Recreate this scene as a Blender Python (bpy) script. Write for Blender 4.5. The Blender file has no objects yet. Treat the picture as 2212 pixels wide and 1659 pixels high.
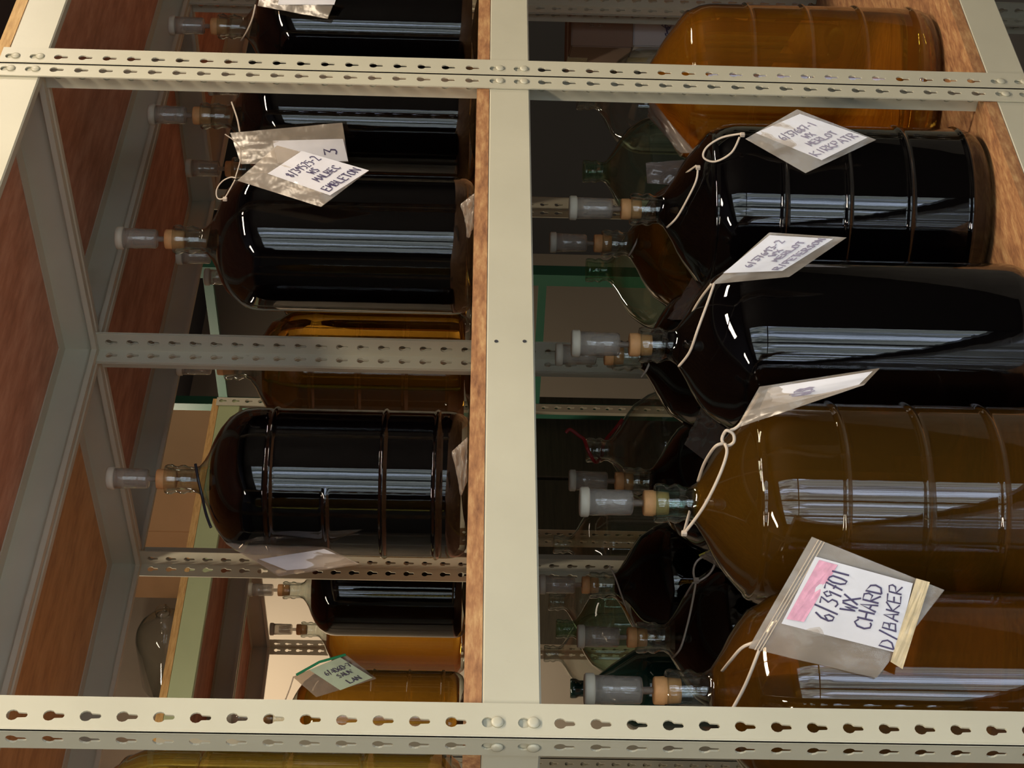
import bpy, bmesh, math, random
from mathutils import Vector, Matrix, noise
random.seed(7)
S = bpy.context.scene
COL = S.collection
# ------------------------------------------------------------------ camera
F = 3516.0
CAMP = Vector((-0.951, -1.449, 1.480))
YAW, PITCH, ROLL = 0.7953, -0.0250, 0.0212
fw = Vector((math.sin(YAW)*math.cos(PITCH), math.cos(YAW)*math.cos(PITCH), math.sin(PITCH)))
_r = Vector((math.cos(YAW), -math.sin(YAW), 0)); _u = _r.cross(fw)
RT = _r*math.cos(ROLL) + _u*math.sin(ROLL)
UP = -_r*math.sin(ROLL) + _u*math.cos(ROLL)
cam = bpy.data.cameras.new('camera'); co = bpy.data.objects.new('camera', cam); COL.objects.link(co)
cx = -UP; cy = RT; cz = -fw                      # the photograph was taken with the phone turned on its side
co.matrix_world = Matrix(((cx.x, cy.x, cz.x, CAMP.x), (cx.y, cy.y, cz.y, CAMP.y), (cx.z, cy.z, cz.z, CAMP.z), (0, 0, 0, 1)))
cam.sensor_width = 36; cam.lens = 36*F/2212; cam.clip_start = .05; cam.clip_end = 60
S.camera = co
def at(x, y, D):                                  # photo pixel at depth D (mm) -> world point
    D = D/1000.0
    return CAMP + fw*D + RT*((829.5-y)*D/F) + UP*((1106-x)*D/F)
# ------------------------------------------------------------------ light / exposure
S.view_settings.view_transform = 'Standard'; S.view_settings.look = 'None'
S.view_settings.gamma = 1; S.view_settings.use_curve_mapping = False
S.view_settings.exposure = 0.58
w = bpy.data.worlds.new('world'); S.world = w; w.use_nodes = True
w.node_tree.nodes['Background'].inputs[0].default_value = (.55, .7, 1, 1)
w.node_tree.nodes['Background'].inputs[1].default_value = .6
S.cycles.max_bounces = 10; S.cycles.transmission_bounces = 8; S.cycles.transparent_max_bounces = 24
S.cycles.diffuse_bounces = 3; S.cycles.glossy_bounces = 4
S.cycles.caustics_reflective = False; S.cycles.caustics_refractive = False
S.cycles.sample_clamp_indirect = 4
S.cycles.use_denoising = True
def area(name, loc, rot, sx, sy, power, col):
    l = bpy.data.lights.new(name, 'AREA'); l.shape = 'RECTANGLE'; l.size = sx; l.size_y = sy
    l.energy = power; l.color = col
    o = bpy.data.objects.new(name, l); COL.objects.link(o); o.location = loc; o.rotation_euler = rot
    return o
K = 0.0381; ZO = 1.45
W = 1.221; DP = 0.615
CEIL = 2.95
LAMPS = [(-1.6, -1.0), (0.7, -1.0), (3.0, -1.0), (0.4, 1.60), (2.9, 1.60), (0.4, 3.85), (3.1, 3.85)]
LAMPW = [26, 25, 25, 10, 2, 8, 22]
for i, (x, y) in enumerate(LAMPS):
    area('tube_light', (x, y, CEIL-.075), (0, 0, 0), 1.2, .16, LAMPW[i], (1, .84, .64))
# ------------------------------------------------------------------ materials
def mat(name): 
    m = bpy.data.materials.new(name); m.use_nodes = True
    return m, m.node_tree, m.node_tree.nodes['Principled BSDF']
def lk(t, a, b): t.links.new(a, b)
def ramp(t, fac, stops):
    r = t.nodes.new('ShaderNodeValToRGB'); e = r.color_ramp.elements
    while len(e) < len(stops): e.new(.5)
    for k, (p, c) in enumerate(stops): e[k].position = p; e[k].color = (*c, 1)
    lk(t, fac, r.inputs[0]); return r.outputs[0]
def noisen(t, scale, detail=4, mapping=(1, 1, 1), rough=.55):
    tc = t.nodes.new('ShaderNodeTexCoord'); mp = t.nodes.new('ShaderNodeMapping'); n = t.nodes.new('ShaderNodeTexNoise')
    mp.inputs['Scale'].default_value = mapping
    lk(t, tc.outputs['Object'], mp.inputs[0]); lk(t, mp.outputs[0], n.inputs['Vector'])
    n.inputs['Scale'].default_value = scale; n.inputs['Detail'].default_value = detail; n.inputs['Roughness'].default_value = rough
    return n.outputs['Fac']
def simple(name, col, rough=.5, metal=0, var=.12, scale=8, spec=.5, coat=0):
    m, t, b = mat(name)
    f = noisen(t, scale)
    lo = tuple(c*(1-var) for c in col); hi = tuple(min(1, c*(1+var)) for c in col)
    lk(t, ramp(t, f, [(.3, lo), (.7, hi)]), b.inputs['Base Color'])
    b.inputs['Roughness'].default_value = rough; b.inputs['Metallic'].default_value = metal
    b.inputs['Specular IOR Level'].default_value = spec; b.inputs['Coat Weight'].default_value = coat
    return m
def paint(name, col):
    m, t, b = mat(name)
    f = noisen(t, 3.5, 5); g = noisen(t, 55, 6, (1, 1, .35), .7)
    c1 = ramp(t, f, [(.3, tuple(c*.9 for c in col)), (.7, tuple(c*1.05 for c in col))])
    mx = t.nodes.new('ShaderNodeMixRGB'); 
    s = ramp(t, g, [(.70, (0, 0, 0)), (.78, (1, 1, 1))])
    lk(t, s, mx.inputs[0]); lk(t, c1, mx.inputs[1]); mx.inputs[2].default_value = (col[0]*.62, col[1]*.55, col[2]*.45, 1)
    lk(t, mx.outputs[0], b.inputs['Base Color']); b.inputs['Roughness'].default_value = .38
    bu = t.nodes.new('ShaderNodeBump'); bu.inputs['Strength'].default_value = .05; bu.inputs['Distance'].default_value = .002
    lk(t, noisen(t, 140, 2), bu.inputs['Height']); lk(t, bu.outputs[0], b.inputs['Normal'])
    return m
def wood(name, lo, mid, hi, stretch=(1.2, 14, 14), scale=4, stain=None):
    m, t, b = mat(name)
    f = noisen(t, scale, 8, stretch, .65)
    c = ramp(t, f, [(.25, lo), (.5, mid), (.72, hi)])
    if stain:
        mx = t.nodes.new('ShaderNodeMixRGB'); s = ramp(t, noisen(t, 7, 3), [(.48, (0, 0, 0)), (.62, (1, 1, 1))])
        lk(t, s, mx.inputs[0]); lk(t, c, mx.inputs[1]); mx.inputs[2].default_value = (*stain, 1); c = mx.outputs[0]
    lk(t, c, b.inputs['Base Color']); b.inputs['Roughness'].default_value = .55
    bu = t.nodes.new('ShaderNodeBump'); bu.inputs['Strength'].default_value = .25; bu.inputs['Distance'].default_value = .002
    lk(t, f, bu.inputs['Height']); lk(t, bu.outputs[0], b.inputs['Normal'])
    return m
def glass(name, tint=(.93, .96, .94), edge=(.42, .48, .44), gain=1.45, rough=0.0, haze=0.0):
    m = bpy.data.materials.new(name); m.use_nodes = True; t = m.node_tree; t.nodes.clear()
    out = t.nodes.new('ShaderNodeOutputMaterial'); tr = t.nodes.new('ShaderNodeBsdfTransparent'); gl = t.nodes.new('ShaderNodeBsdfGlossy')
    gl.inputs['Roughness'].default_value = rough
    geo = t.nodes.new('ShaderNodeNewGeometry'); ma = t.nodes.new('ShaderNodeMath'); ma.operation = 'MULTIPLY_ADD'
    ma.inputs[1].default_value = 1/1.5-1.5; ma.inputs[2].default_value = 1.5
    lk(t, geo.outputs['Backfacing'], ma.inputs[0])
    fr = t.nodes.new('ShaderNodeFresnel'); lk(t, ma.outputs[0], fr.inputs['IOR'])
    g2 = t.nodes.new('ShaderNodeMath'); g2.operation = 'MULTIPLY'; g2.inputs[1].default_value = gain; g2.use_clamp = True
    lk(t, fr.outputs[0], g2.inputs[0])
    lw = t.nodes.new('ShaderNodeLayerWeight'); lw.inputs[0].default_value = .5
    lk(t, ramp(t, lw.outputs['Facing'], [(.35, tint), (.97, edge)]), tr.inputs['Color'])
    mx = t.nodes.new('ShaderNodeMixShader'); lk(t, g2.outputs[0], mx.inputs[0]); lk(t, tr.outputs[0], mx.inputs[1]); lk(t, gl.outputs[0], mx.inputs[2])
    last = mx.outputs[0]
    if haze:
        df = t.nodes.new('ShaderNodeBsdfDiffuse'); df.inputs['Color'].default_value = (.86, .80, .72, 1)
        tl = t.nodes.new('ShaderNodeBsdfTranslucent'); tl.inputs['Color'].default_value = (.86, .80, .72, 1)
        m0 = t.nodes.new('ShaderNodeMixShader'); m0.inputs[0].default_value = .4; lk(t, df.outputs[0], m0.inputs[1]); lk(t, tl.outputs[0], m0.inputs[2])
        m2 = t.nodes.new('ShaderNodeMixShader'); m2.inputs[0].default_value = haze
        lk(t, last, m2.inputs[1]); lk(t, m0.outputs[0], m2.inputs[2]); last = m2.outputs[0]
    bu = t.nodes.new('ShaderNodeBump'); bu.inputs['Strength'].default_value = .03 if not haze else .3; bu.inputs['Distance'].default_value = .004
    lk(t, noisen(t, 22 if not haze else 45, 2), bu.inputs['Height']); lk(t, bu.outputs[0], gl.inputs['Normal'])
    lk(t, last, out.inputs[0]); return m
def wine(name, base, body, clear=.6, rough=.0):
    m, t, b = mat(name)
    b.inputs['Base Color'].default_value = (*base, 1); b.inputs['Transmission Weight'].default_value = clear
    b.inputs['IOR'].default_value = 1.33; b.inputs['Roughness'].default_value = rough; b.inputs['Specular IOR Level'].default_value = .15
    out = t.nodes['Material Output']
    df = t.nodes.new('ShaderNodeBsdfDiffuse'); df.inputs['Color'].default_value = (*body, 1)
    tl = t.nodes.new('ShaderNodeBsdfTranslucent'); tl.inputs['Color'].default_value = (*body, 1)
    m0 = t.nodes.new('ShaderNodeMixShader'); m0.inputs[0].default_value = .6; lk(t, df.outputs[0], m0.inputs[1]); lk(t, tl.outputs[0], m0.inputs[2])
    m2 = t.nodes.new('ShaderNodeMixShader'); m2.inputs[0].default_value = 1-clear; b.inputs['Transmission Weight'].default_value = 1
    lk(t, b.outputs[0], m2.inputs[1]); lk(t, m0.outputs[0], m2.inputs[2]); lk(t, m2.outputs[0], out.inputs[0])
    return m
def emis(name, stops, strength, scale, mapping):
    m = bpy.data.materials.new(name); m.use_nodes = True; t = m.node_tree; t.nodes.clear()
    out = t.nodes.new('ShaderNodeOutputMaterial'); e = t.nodes.new('ShaderNodeEmission'); e.inputs[1].default_value = strength
    lk(t, ramp(t, noisen(t, scale, 3, mapping), stops), e.inputs[0]); lk(t, e.outputs[0], out.inputs[0]); return m
M = {}
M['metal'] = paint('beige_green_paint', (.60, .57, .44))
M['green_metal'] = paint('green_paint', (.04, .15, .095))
M['metal_far'] = paint('green_lit_paint', (.44, .50, .27))  # far front beams: greenish light falling on them mixed into the paint colour
M['rivet'] = simple('rivet_steel', (.5, .48, .40), .3, .7)
M['ply'] = wood('shelf_plywood', (.34, .145, .075), (.56, .265, .155), (.72, .40, .26), (1.5, 5, 5), 6)
M['ply_pale'] = wood('pale_plywood', (.40, .20, .07), (.62, .34, .13), (.74, .44, .18), (1.5, 5, 5), 6)
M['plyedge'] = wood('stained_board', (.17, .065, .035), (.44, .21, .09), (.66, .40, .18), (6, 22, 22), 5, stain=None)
M['glass'] = glass('clear_glass')
M['glass_aqua'] = glass('aqua_glass', (.84, .95, .91), (.16, .36, .30), 2.2)
M['glass_neck'] = glass('thick_neck_glass', (.92, .94, .92), (.26, .32, .28), 2.2)
M['glass_green'] = glass('green_glass', (.80, .93, .83), (.18, .34, .25))
M['glass_dark'] = simple('dark_green_glass', (.008, .03, .022), .08, coat=.5)
M['black_wine'] = simple('black_red_wine', (.0015, .001, .0013), .6, var=.1, spec=0)
M['amber'] = wine('amber_wine', (.85, .42, .05), (.34, .14, .014), .65)
M['orange'] = wine('orange_wine', (1, .56, .08), (1, .36, .02), .70)
M['brown'] = wine('brown_wine', (.78, .36, .05), (.29, .125, .011), .5)
M['yellow'] = wine('yellow_wine', (1, .72, .15), (.6, .36, .04), .75)
M['plastic'] = glass('airlock_plastic', (.96, .95, .93), (.62, .60, .58), 2.0, .08, haze=.20)
M['cap'] = simple('cream_cap', (.60, .54, .42), .5, var=.05)
M['stopper'] = simple('orange_rubber', (.85, .42, .16), .6, var=.12, scale=60)
M['bag'] = glass('bag_plastic', (.95, .91, .86), (.6, .52, .45), 1.5, .22, haze=.22)
M['bag_dark'] = glass('thin_plastic', (.88, .88, .90), (.5, .5, .5), 2.2, .1, haze=.10)
M['bag_pink'] = glass('pinkish_plastic', (.9, .82, .80), (.5, .42, .4), 1.6, .15, haze=.22)
M['paper'] = simple('white_paper', (.80, .79, .83), .35, var=.04, scale=30, coat=.25)
M['paper_green'] = simple('pale_green_paper', (.62, .78, .62), .35, var=.06, scale=30, coat=.25)
M['tape'] = simple('yellowed_tape', (.70, .56, .33), .3, var=.18, scale=60, coat=.3)
M['ink'] = simple('dark_ink', (.07, .055, .13), .5, var=.1)
M['ink_faint'] = simple('faded_ink', (.30, .27, .36), .5, var=.2)
M['pink'] = simple('pink_marker', (.85, .42, .56), .45, var=.15, scale=90)
M['tie'] = simple('cream_nylon', (.62, .52, .42), .35, var=.05)
M['tie_dark'] = simple('dark_nylon', (.03, .03, .04), .35, var=.05)
M['zip'] = simple('green_zip', (.02, .30, .14), .4)
M['zip_yellow'] = simple('yellow_zip', (.75, .62, .08), .4)
M['carton'] = simple('cardboard', (.42, .24, .11), .8, var=.08, scale=5)
M['carton_mid'] = simple('tan_cardboard', (.30, .19, .095), .8, var=.08, scale=5)
M['carton_brown'] = simple('brown_cardboard', (.30, .20, .14), .8, var=.08, scale=5)
M['carton_white'] = simple('white_cardboard', (.55, .52, .50), .7, var=.04)
M['carton_pale'] = simple('pale_cardboard', (.45, .37, .27), .8, var=.06)
M['crate'] = wood('dark_crate_wood', (.04, .036, .026), (.07, .062, .042), (.095, .082, .055), (1, 1, 18))
M['red'] = simple('red_strap', (.45, .03, .03), .5)
M['wall'] = simple('beige_plaster', (.52, .44, .34), .85, var=.04, scale=1.5)
M['wall_olive'] = simple('olive_plaster', (.20, .19, .16), .85, var=.05, scale=1.5)
M['wall_dark'] = simple('dark_panel', (.05, .05, .052), .85, var=.1, scale=1.2)
M['floor'] = simple('concrete', (.22, .22, .22), .10, var=.15, scale=2)
M['ceil'] = simple('ceiling_paint', (.10, .095, .11), .9, var=.05)
M['frame'] = simple('dark_frame', (.05, .05, .055), .5)
M['lampbody'] = simple('lamp_enamel', (.7, .7, .68), .4)
M['sky_pane'] = emis('daylit_pane', [(.36, (.10, .12, .12)), (.46, (.45, .50, .48)), (.52, (.16, .19, .22)), (.60, (1.1, 1.3, 1.7)), (.68, (.35, .42, .45))], 3.0, 1.5, (2.6, 1, .25))
# ------------------------------------------------------------------ mesh helpers
def link(name, me, m, parent=None, smooth=False):
    o = bpy.data.objects.new(name, me); COL.objects.link(o)
    if m is not None:
        for mm in (m if isinstance(m, (list, tuple)) else [m]): me.materials.append(mm)
    if parent is not None: o.parent = parent
    if smooth:
        for p in me.polygons: p.use_smooth = True
    return o
def from_bm(name, bm, m, parent=None, smooth=False):
    bmesh.ops.recalc_face_normals(bm, faces=bm.faces)
    me = bpy.data.meshes.new(name); bm.to_mesh(me); bm.free()
    return link(name, me, m, parent, smooth)
def box(bm, x0, y0, z0, x1, y1, z1):
    v = [bm.verts.new(p) for p in ((x0, y0, z0), (x1, y0, z0), (x1, y1, z0), (x0, y1, z0), (x0, y0, z1), (x1, y0, z1), (x1, y1, z1), (x0, y1, z1))]
    for f in ((0, 3, 2, 1), (4, 5, 6, 7), (0, 1, 5, 4), (1, 2, 6, 5), (2, 3, 7, 6), (3, 0, 4, 7)): bm.faces.new([v[i] for i in f])
def lathe(bm, prof, n=48, rib=None, z0=0, closed=False, cx=0, cy=0):
    rings = []
    for r, z in prof:
        if r < 1e-6: rings.append([bm.verts.new((cx, cy, z0+z))]); continue
        ring = []
        for i in range(n):
            a = 2*math.pi*i/n; rr = r + (rib(a, z) if rib else 0)
            ring.append(bm.verts.new((cx+rr*math.cos(a), cy+rr*math.sin(a), z0+z)))
        rings.append(ring)
    prs = list(zip(rings, rings[1:]))
    if closed: prs.append((rings[-1], rings[0]))
    for a, b in prs:
        if len(a) == 1 and len(b) == 1: continue
        for i in range(n):
            j = (i+1) % n
            if len(a) == 1: bm.faces.new((a[0], b[j], b[i]))
            elif len(b) == 1: bm.faces.new((a[i], a[j], b[0]))
            else: bm.faces.new((a[i], a[j], b[j], b[i]))
def tube(bm, pts, r, n=8, flat=1.0):
    rings = []; L = len(pts)
    for i, p in enumerate(pts):
        d = (pts[min(i+1, L-1)]-pts[max(i-1, 0)]).normalized()
        s = d.cross(fw); s = s.normalized() if s.length > 1e-4 else RT
        q = d.cross(s).normalized()
        rings.append([bm.verts.new(p + s*(r*math.cos(2*math.pi*k/n)) + q*(r*flat*math.sin(2*math.pi*k/n))) for k in range(n)])
    for a, b in zip(rings, rings[1:]):
        for k in range(n): bm.faces.new((a[k], a[(k+1) % n], b[(k+1) % n], b[k]))
    bm.faces.new(rings[0]); bm.faces.new(rings[-1][::-1])
def smoothpts(P, k=6):
    out = []
    for i in range(len(P)-1):
        p0, p1, p2, p3 = P[max(i-1, 0)], P[i], P[i+1], P[min(i+2, len(P)-1)]
        for j in range(k):
            t = j/k
            out.append(.5*((2*p1)+(p2-p0)*t+(2*p0-5*p1+4*p2-p3)*t*t+(3*p1-p0-3*p2+p3)*t*t*t))
    return out+[P[-1]]
def thing(name, label, cat, loc=(0, 0, 0), group=None):
    o = bpy.data.objects.new(name, None); COL.objects.link(o); o.location = loc; o.empty_display_size = .05
    tag(o, label, cat, group); return o
def tag(o, label, cat, group=None):
    o['label'] = label; o['category'] = cat
    if group: o['group'] = group
def struct(o): o['kind'] = 'structure'; return o
# ------------------------------------------------------------------ the room
X0, X1, Y0, Y1 = -5.2, 6.3, -1.95, 4.6
def wallbox(name, a, m):
    bm = bmesh.new(); box(bm, *a); return struct(from_bm(name, bm, m))
wallbox('floor', (X0-.1, Y0-.1, -.1, X1+.1, Y1+.1, 0), M['floor'])
wallbox('ceiling', (X0-.1, Y0-.1, CEIL, X1+.1, Y1+.1, CEIL+.1), M['ceil'])
wallbox('wall_back', (X0-.1, Y1, 0, X1+.1, Y1+.1, CEIL), M['wall'])
wallbox('wall_right', (X1, Y0, 0, X1+.1, Y1, CEIL), M['wall_dark'])
wallbox('wall_left', (X0-.1, Y0, 0, X0, Y1, CEIL), M['wall_olive'])
# front wall (behind the photographer) with one wide shop window
WX0, WX1, WZ0, WZ1 = -3.5, 0.0, .03, 2.45
bm = bmesh.new()
box(bm, X0-.1, Y0-.1, 0, WX0, Y0, CEIL); box(bm, WX1, Y0-.1, 0, X1+.1, Y0, CEIL)
box(bm, WX0, Y0-.1, 0, WX1, Y0, WZ0); box(bm, WX0, Y0-.1, WZ1, WX1, Y0, CEIL)
struct(from_bm('wall_front', bm, M['wall_dark']))
bm = bmesh.new()
for x in (WX0, -2.3, -1.1, WX1-.05): box(bm, x, Y0-.07, WZ0, x+.05, Y0-.01, WZ1)
for z in (WZ0, 1.05, WZ1-.05): box(bm, WX0, Y0-.07, z, WX1, Y0-.01, z+.05)
win = struct(from_bm('window_1', bm, M['frame']))
bm = bmesh.new(); box(bm, WX0, Y0-.095, WZ0, WX1, Y0-.085, WZ1); from_bm('window_pane', bm, M['sky_pane'], win)
# fluorescent battens on the ceiling
def batten(x, y, label):
    t = thing('ceiling_lamp', label, 'lamp', (x, y, CEIL), 'fluorescent ceiling lamps')
    bm = bmesh.new(); box(bm, -.64, -.10, -.06, .64, .10, 0); from_bm('lamp_housing', bm, M['lampbody'], t)
for i, (x, y) in enumerate(LAMPS):
    batten(x, y, 'long white fluorescent ceiling lamp on the ceiling above the racks')
# ------------------------------------------------------------------ keyhole posts
def keyhole(cu, cz, r=.0066, sl=.0032, ln=.0125):
    pts = []
    a0 = math.asin(sl/r)
    n = 10
    for i in range(n+1):                          # big round part on top
        a = -math.pi/2 + a0 + (2*math.pi-2*a0)*i/n
        pts.append((cu+r*math.cos(a), cz+r*math.sin(a)))
    for i in range(1, 6):                         # slot end
        a = math.pi + math.pi*i/6
        pts.append((cu+sl*math.cos(a), cz-ln+sl*math.sin(a)))
    return pts
def plate(bm, width, hu, k0, k1, xf):
    """flat strip with one keyhole per pitch; xf maps (u, depth, z) to a point"""
    th = .0022
    for k in range(k0, k1):
        zc = ZO+k*K; zb = zc-K/2; zt = zc+K/2
        H = keyhole(hu, zc+.005)
        n = len(H); O = []
        cxx, czz = hu, zc
        for (u, z) in H:
            du, dz = u-cxx, z-czz+.0001
            s = min([((width-cxx)/du if du > 0 else -cxx/du) if abs(du) > 1e-9 else 1e9, ((zt-czz)/dz if dz > 0 else (zb-czz)/dz)])
            O.append((cxx+du*s, czz+dz*s))
        corners = [(0, zb), (width, zb), (width, zt), (0, zt)]
        for c in corners:                         # snap nearest outline sample to the corner
            j = min(range(n), key=lambda q: (O[q][0]-c[0])**2+(O[q][1]-c[1])**2); O[j] = c
        for dd in (0, th):
            vi = [bm.verts.new(xf(u, dd, z)) for u, z in H]; vo = [bm.verts.new(xf(u, dd, z)) for u, z in O]
            for i in range(n):
                j = (i+1) % n
                try: bm.faces.new((vi[i], vi[j], vo[j], vo[i]))
                except ValueError: pass
            if dd == 0: v0, o0 = vi, vo
        for i in range(n):
            j = (i+1) % n; bm.faces.new((v0[i], vi[i], vi[j], v0[j]))
    zt = ZO+(k1-.5)*K; zb = ZO+(k0-.5)*K
    for u in (0, width):
        v = [bm.verts.new(xf(u, 0, zb)), bm.verts.new(xf(u, 0, zt)), bm.verts.new(xf(u, th, zt)), bm.verts.new(xf(u, th, zb))]; bm.faces.new(v)
KB, KT = -37, 21
_pm = {}
def angle_post(sx, sy, wx=.043, wy=.033, hx=.0188, hy=.0162):
    key = (sx, sy, wx, wy)
    if key not in _pm:
        bm = bmesh.new()
        plate(bm, wx, hx, KB, KT, lambda u, d, z: (sx*u, sy*d, z))
        plate(bm, wy, hy, KB, KT, lambda u, d, z: (sx*d, sy*u, z))
        zb_, zt_ = ZO+(KB-.5)*K, ZO+(KT-.5)*K; Lp = [(-.0012*sx*math.cos(a)+.0018*sx, -.0012*sy*math.sin(a)+.0018*sy) for a in [math.pi/2*i/6 for i in range(7)]]
        Lp = [((.0024-.0028*math.sin(a))*sx, (.0024-.0028*math.cos(a))*sy) for a in [-.6+(math.pi/2+1.2)*i/9 for i in range(10)]]
        r0 = [bm.verts.new((x, y, zb_)) for x, y in Lp]; r1 = [bm.verts.new((x, y, zt_)) for x, y in Lp]
        for i in range(9): bm.faces.new((r0[i], r0[i+1], r1[i+1], r1[i])).smooth = True
        me = bpy.data.meshes.new('post'); bm.to_mesh(me); bm.free(); me.materials.append(M['metal']); _pm[key] = me
    return _pm[key]
def add_me(name, me, parent, loc=(0, 0, 0)):
    o = bpy.data.objects.new(name, me); COL.objects.link(o); o.parent = parent; o.location = loc; return o
# beam: C profile along local X, outer face at y = 0, opening inward (+y)
def beam_mesh(L, name='beam'):
    bm = bmesh.new(); h = .0633; e = .004; c = .0022
    prof = [(c, 0), (0, c), (0, h-c), (c, h), (.030, h), (.030, h-.0022), (.0024, h-.0022), (.0024, .0022), (.013, .0022), (.013, .009), (.0152, .009), (.0152, 0)]
    rings = []
    for x in (e, L-e): rings.append([bm.verts.new((x, y, z-.0517)) for y, z in prof])
    n = len(prof)
    for i in range(n): bm.faces.new((rings[0][i], rings[0][(i+1) % n], rings[1][(i+1) % n], rings[1][i]))
    bm.faces.new(rings[0]); bm.faces.new(rings[1][::-1])
    bmesh.ops.recalc_face_normals(bm, faces=bm.faces)
    me = bpy.data.meshes.new(name); bm.to_mesh(me); bm.free(); me.materials.append(M['metal']); return me
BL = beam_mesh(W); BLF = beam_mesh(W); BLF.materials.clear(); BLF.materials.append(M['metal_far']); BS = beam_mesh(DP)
M['edge_gold'] = wood('golden_board_edge', (.40, .20, .06), (.62, .36, .12), (.78, .50, .20), (4, 30, 30), 6)
def board_mesh(L, D_):
    bm = bmesh.new(); box(bm, .004, .004, .0118, L-.004, D_-.004, .0310)
    bmesh.ops.recalc_face_normals(bm, faces=bm.faces)
    me = bpy.data.meshes.new('shelf_board'); bm.to_mesh(me); bm.free(); return me
BD = {}
LV = [0, 20, -21]
rvm = None
def rivet_mesh():
    bm = bmesh.new(); lathe(bm, [(0, .003), (.004, .0028), (.0064, .0018), (.0070, 0), (0, 0)], 18)
    bmesh.ops.recalc_face_normals(bm, faces=bm.faces)
    me = bpy.data.meshes.new('rivet'); bm.to_mesh(me); bm.free(); me.materials.append(M['metal'])
    for p in me.polygons: p.use_smooth = True
    return me
rvm = rivet_mesh()
def rivets(parent, x, y, face):                   # on a front (face='y') or side (face='x') flange
    for lv in LV:
        for k in (lv, lv-1):
            o = add_me('rivet', rvm, parent, (x, y, ZO+k*K-.005))
            o.rotation_euler = (math.pi/2, 0, 0) if face == 'y' else (0, -math.pi/2, 0)
def rack(name, label, ox, oy, nx, ny, pale=()):
    t = thing(name, label, 'shelving rack', (ox, oy, 0))
    for j in range(ny):
        for i in range(nx):
            bx, by = i*W, j*DP
            for lv in LV:
                z = ZO+lv*K
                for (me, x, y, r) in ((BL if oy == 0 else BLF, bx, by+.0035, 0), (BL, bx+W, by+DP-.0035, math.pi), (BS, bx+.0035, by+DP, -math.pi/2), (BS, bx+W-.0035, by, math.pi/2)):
                    o = add_me('beam', me, t, (x, y, z)); o.rotation_euler = (0, 0, r)
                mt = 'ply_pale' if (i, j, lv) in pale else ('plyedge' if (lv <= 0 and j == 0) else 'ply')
                if mt not in BD:
                    BD[mt] = board_mesh(W, DP); BD[mt].materials.append(M[mt]); BD[mt].materials.append(M['edge_gold' if mt != 'plyedge' else 'plyedge'])
                    for pf in BD[mt].polygons: pf.material_index = 1 if abs(pf.normal.y) > .5 else 0
                add_me('shelf_board', BD[mt], t, (bx, by, z))
    for j in range(ny+1):
        for i in range(nx+1):
            x, y = i*W, j*DP
            if j == 0 or j == ny:
                sy = 1 if j == 0 else -1
                if i < nx: add_me('post', angle_post(1, sy), t, (x+.0006, y, 0))
                if i > 0: add_me('post', angle_post(-1, sy, .033, .043, .0150, .020), t, (x-.0006, y, 0))
                if j == 0 and oy == 0:
                    if i < nx: rivets(t, x+.0196, -.0002, 'y')
                    if i > 0: rivets(t, x-.0156, -.0002, 'y')
                    if i == 0: rivets(t, -.0002, .0162, 'x')
            else:                                   # shared inner post: two angles, faces in the side plane
                if i < nx: add_me('post', angle_post(1, 1, .033, .041, .016, .021), t, (x+.0006, y+.0006, 0)); add_me('post', angle_post(1, -1, .033, .041, .016, .021), t, (x+.0006, y-.0006, 0))
                if i > 0: add_me('post', angle_post(-1, 1, .033, .041, .016, .021), t, (x-.0006, y+.0006, 0)); add_me('post', angle_post(-1, -1, .033, .041, .016, .021), t, (x-.0006, y-.0006, 0))
    return t
RK = rack('shelving_rack', 'near beige metal keyhole shelving rack holding the front rows of wine carboys', 0, 0, 3, 2, pale=((0, 1, 20),))
rack('shelving_rack', 'far beige metal shelving rack across the back aisle, behind the near rack', 2.466-2*W, 1.980, 2, 2)
SH = ZO+.031                                      # top of middle board
SL = ZO-21*K+.031                                 # top of lower board
SU = ZO+20*K+.031
bm = bmesh.new()
for x, y in ((1072, 737), (1133, 737)):
    d = at(x, y, 1000)-CAMP; s_ = (-.0005+.0035-CAMP.y)/d.y; h = CAMP+d*s_
    n0 = len(bm.verts); lathe(bm, [(0, 0), (.0026, 0), (.0026, .0006), (0, .0006)], 12)
    bm.verts.ensure_lookup_table()
    for v in bm.verts[n0:]: v.co = Vector((v.co.x+h.x, h.y+.0004-v.co.z, v.co.y+h.z))
o = from_bm('bolt_hole', bm, M['frame'], RK); o['label'] = 'small dark bolt holes'
# ------------------------------------------------------------------ carboys
def prof_tall(R, H):    # lip at H. (r, z)
    q = [(.0235, H), (.0255, H-.004), (.0255, H-.011), (.0225, H-.016), (.0222, H-.022), (.0245, H-.026), (.0245, H-.033), (.0218, H-.038), (.0215, H-.050), (.024, H-.058), (.034, H-.066),
         (.050, H-.075), (.072, H-.084), (.090, H-.094), (R*.86, H-.108), (R*.95, H-.124), (R*.985, H-.138), (R, H-.155), (R, H-.17)]
    n = 44
    for i in range(1, n+1): q.append((R, H-.17-(H-.17-.034)*i/n))
    q += [(R*.992, .024), (R*.965, .014), (R*.92, .006), (R*.86, .0015), (R*.78, 0), (R*.4, .008), (0, .014)]
    return q
def prof_slope(R, H):
    q = [(.0245, H), (.0262, H-.004), (.0258, H-.014), (.0235, H-.020), (.0262, H-.026), (.0262, H-.031), (.0225, H-.037), (.0222, H-.046), (.027, H-.054), (.037, H-.061), (.050, H-.069),
         (.066, H-.077), (.082, H-.087), (.098, H-.099), (R*.84, H-.113), (R*.92, H-.127), (R*.97, H-.142), (R*.993, H-.156), (R, H-.170)]
    n = 60
    for i in range(1, n+1): q.append((R, H-.17-(H-.17-.040)*i/n))
    q += [(R*.99, .026), (R*.955, .014), (R*.90, .005), (R*.83, .001), (R*.75, 0), (R*.4, .010), (0, .016)]
    return q
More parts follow.
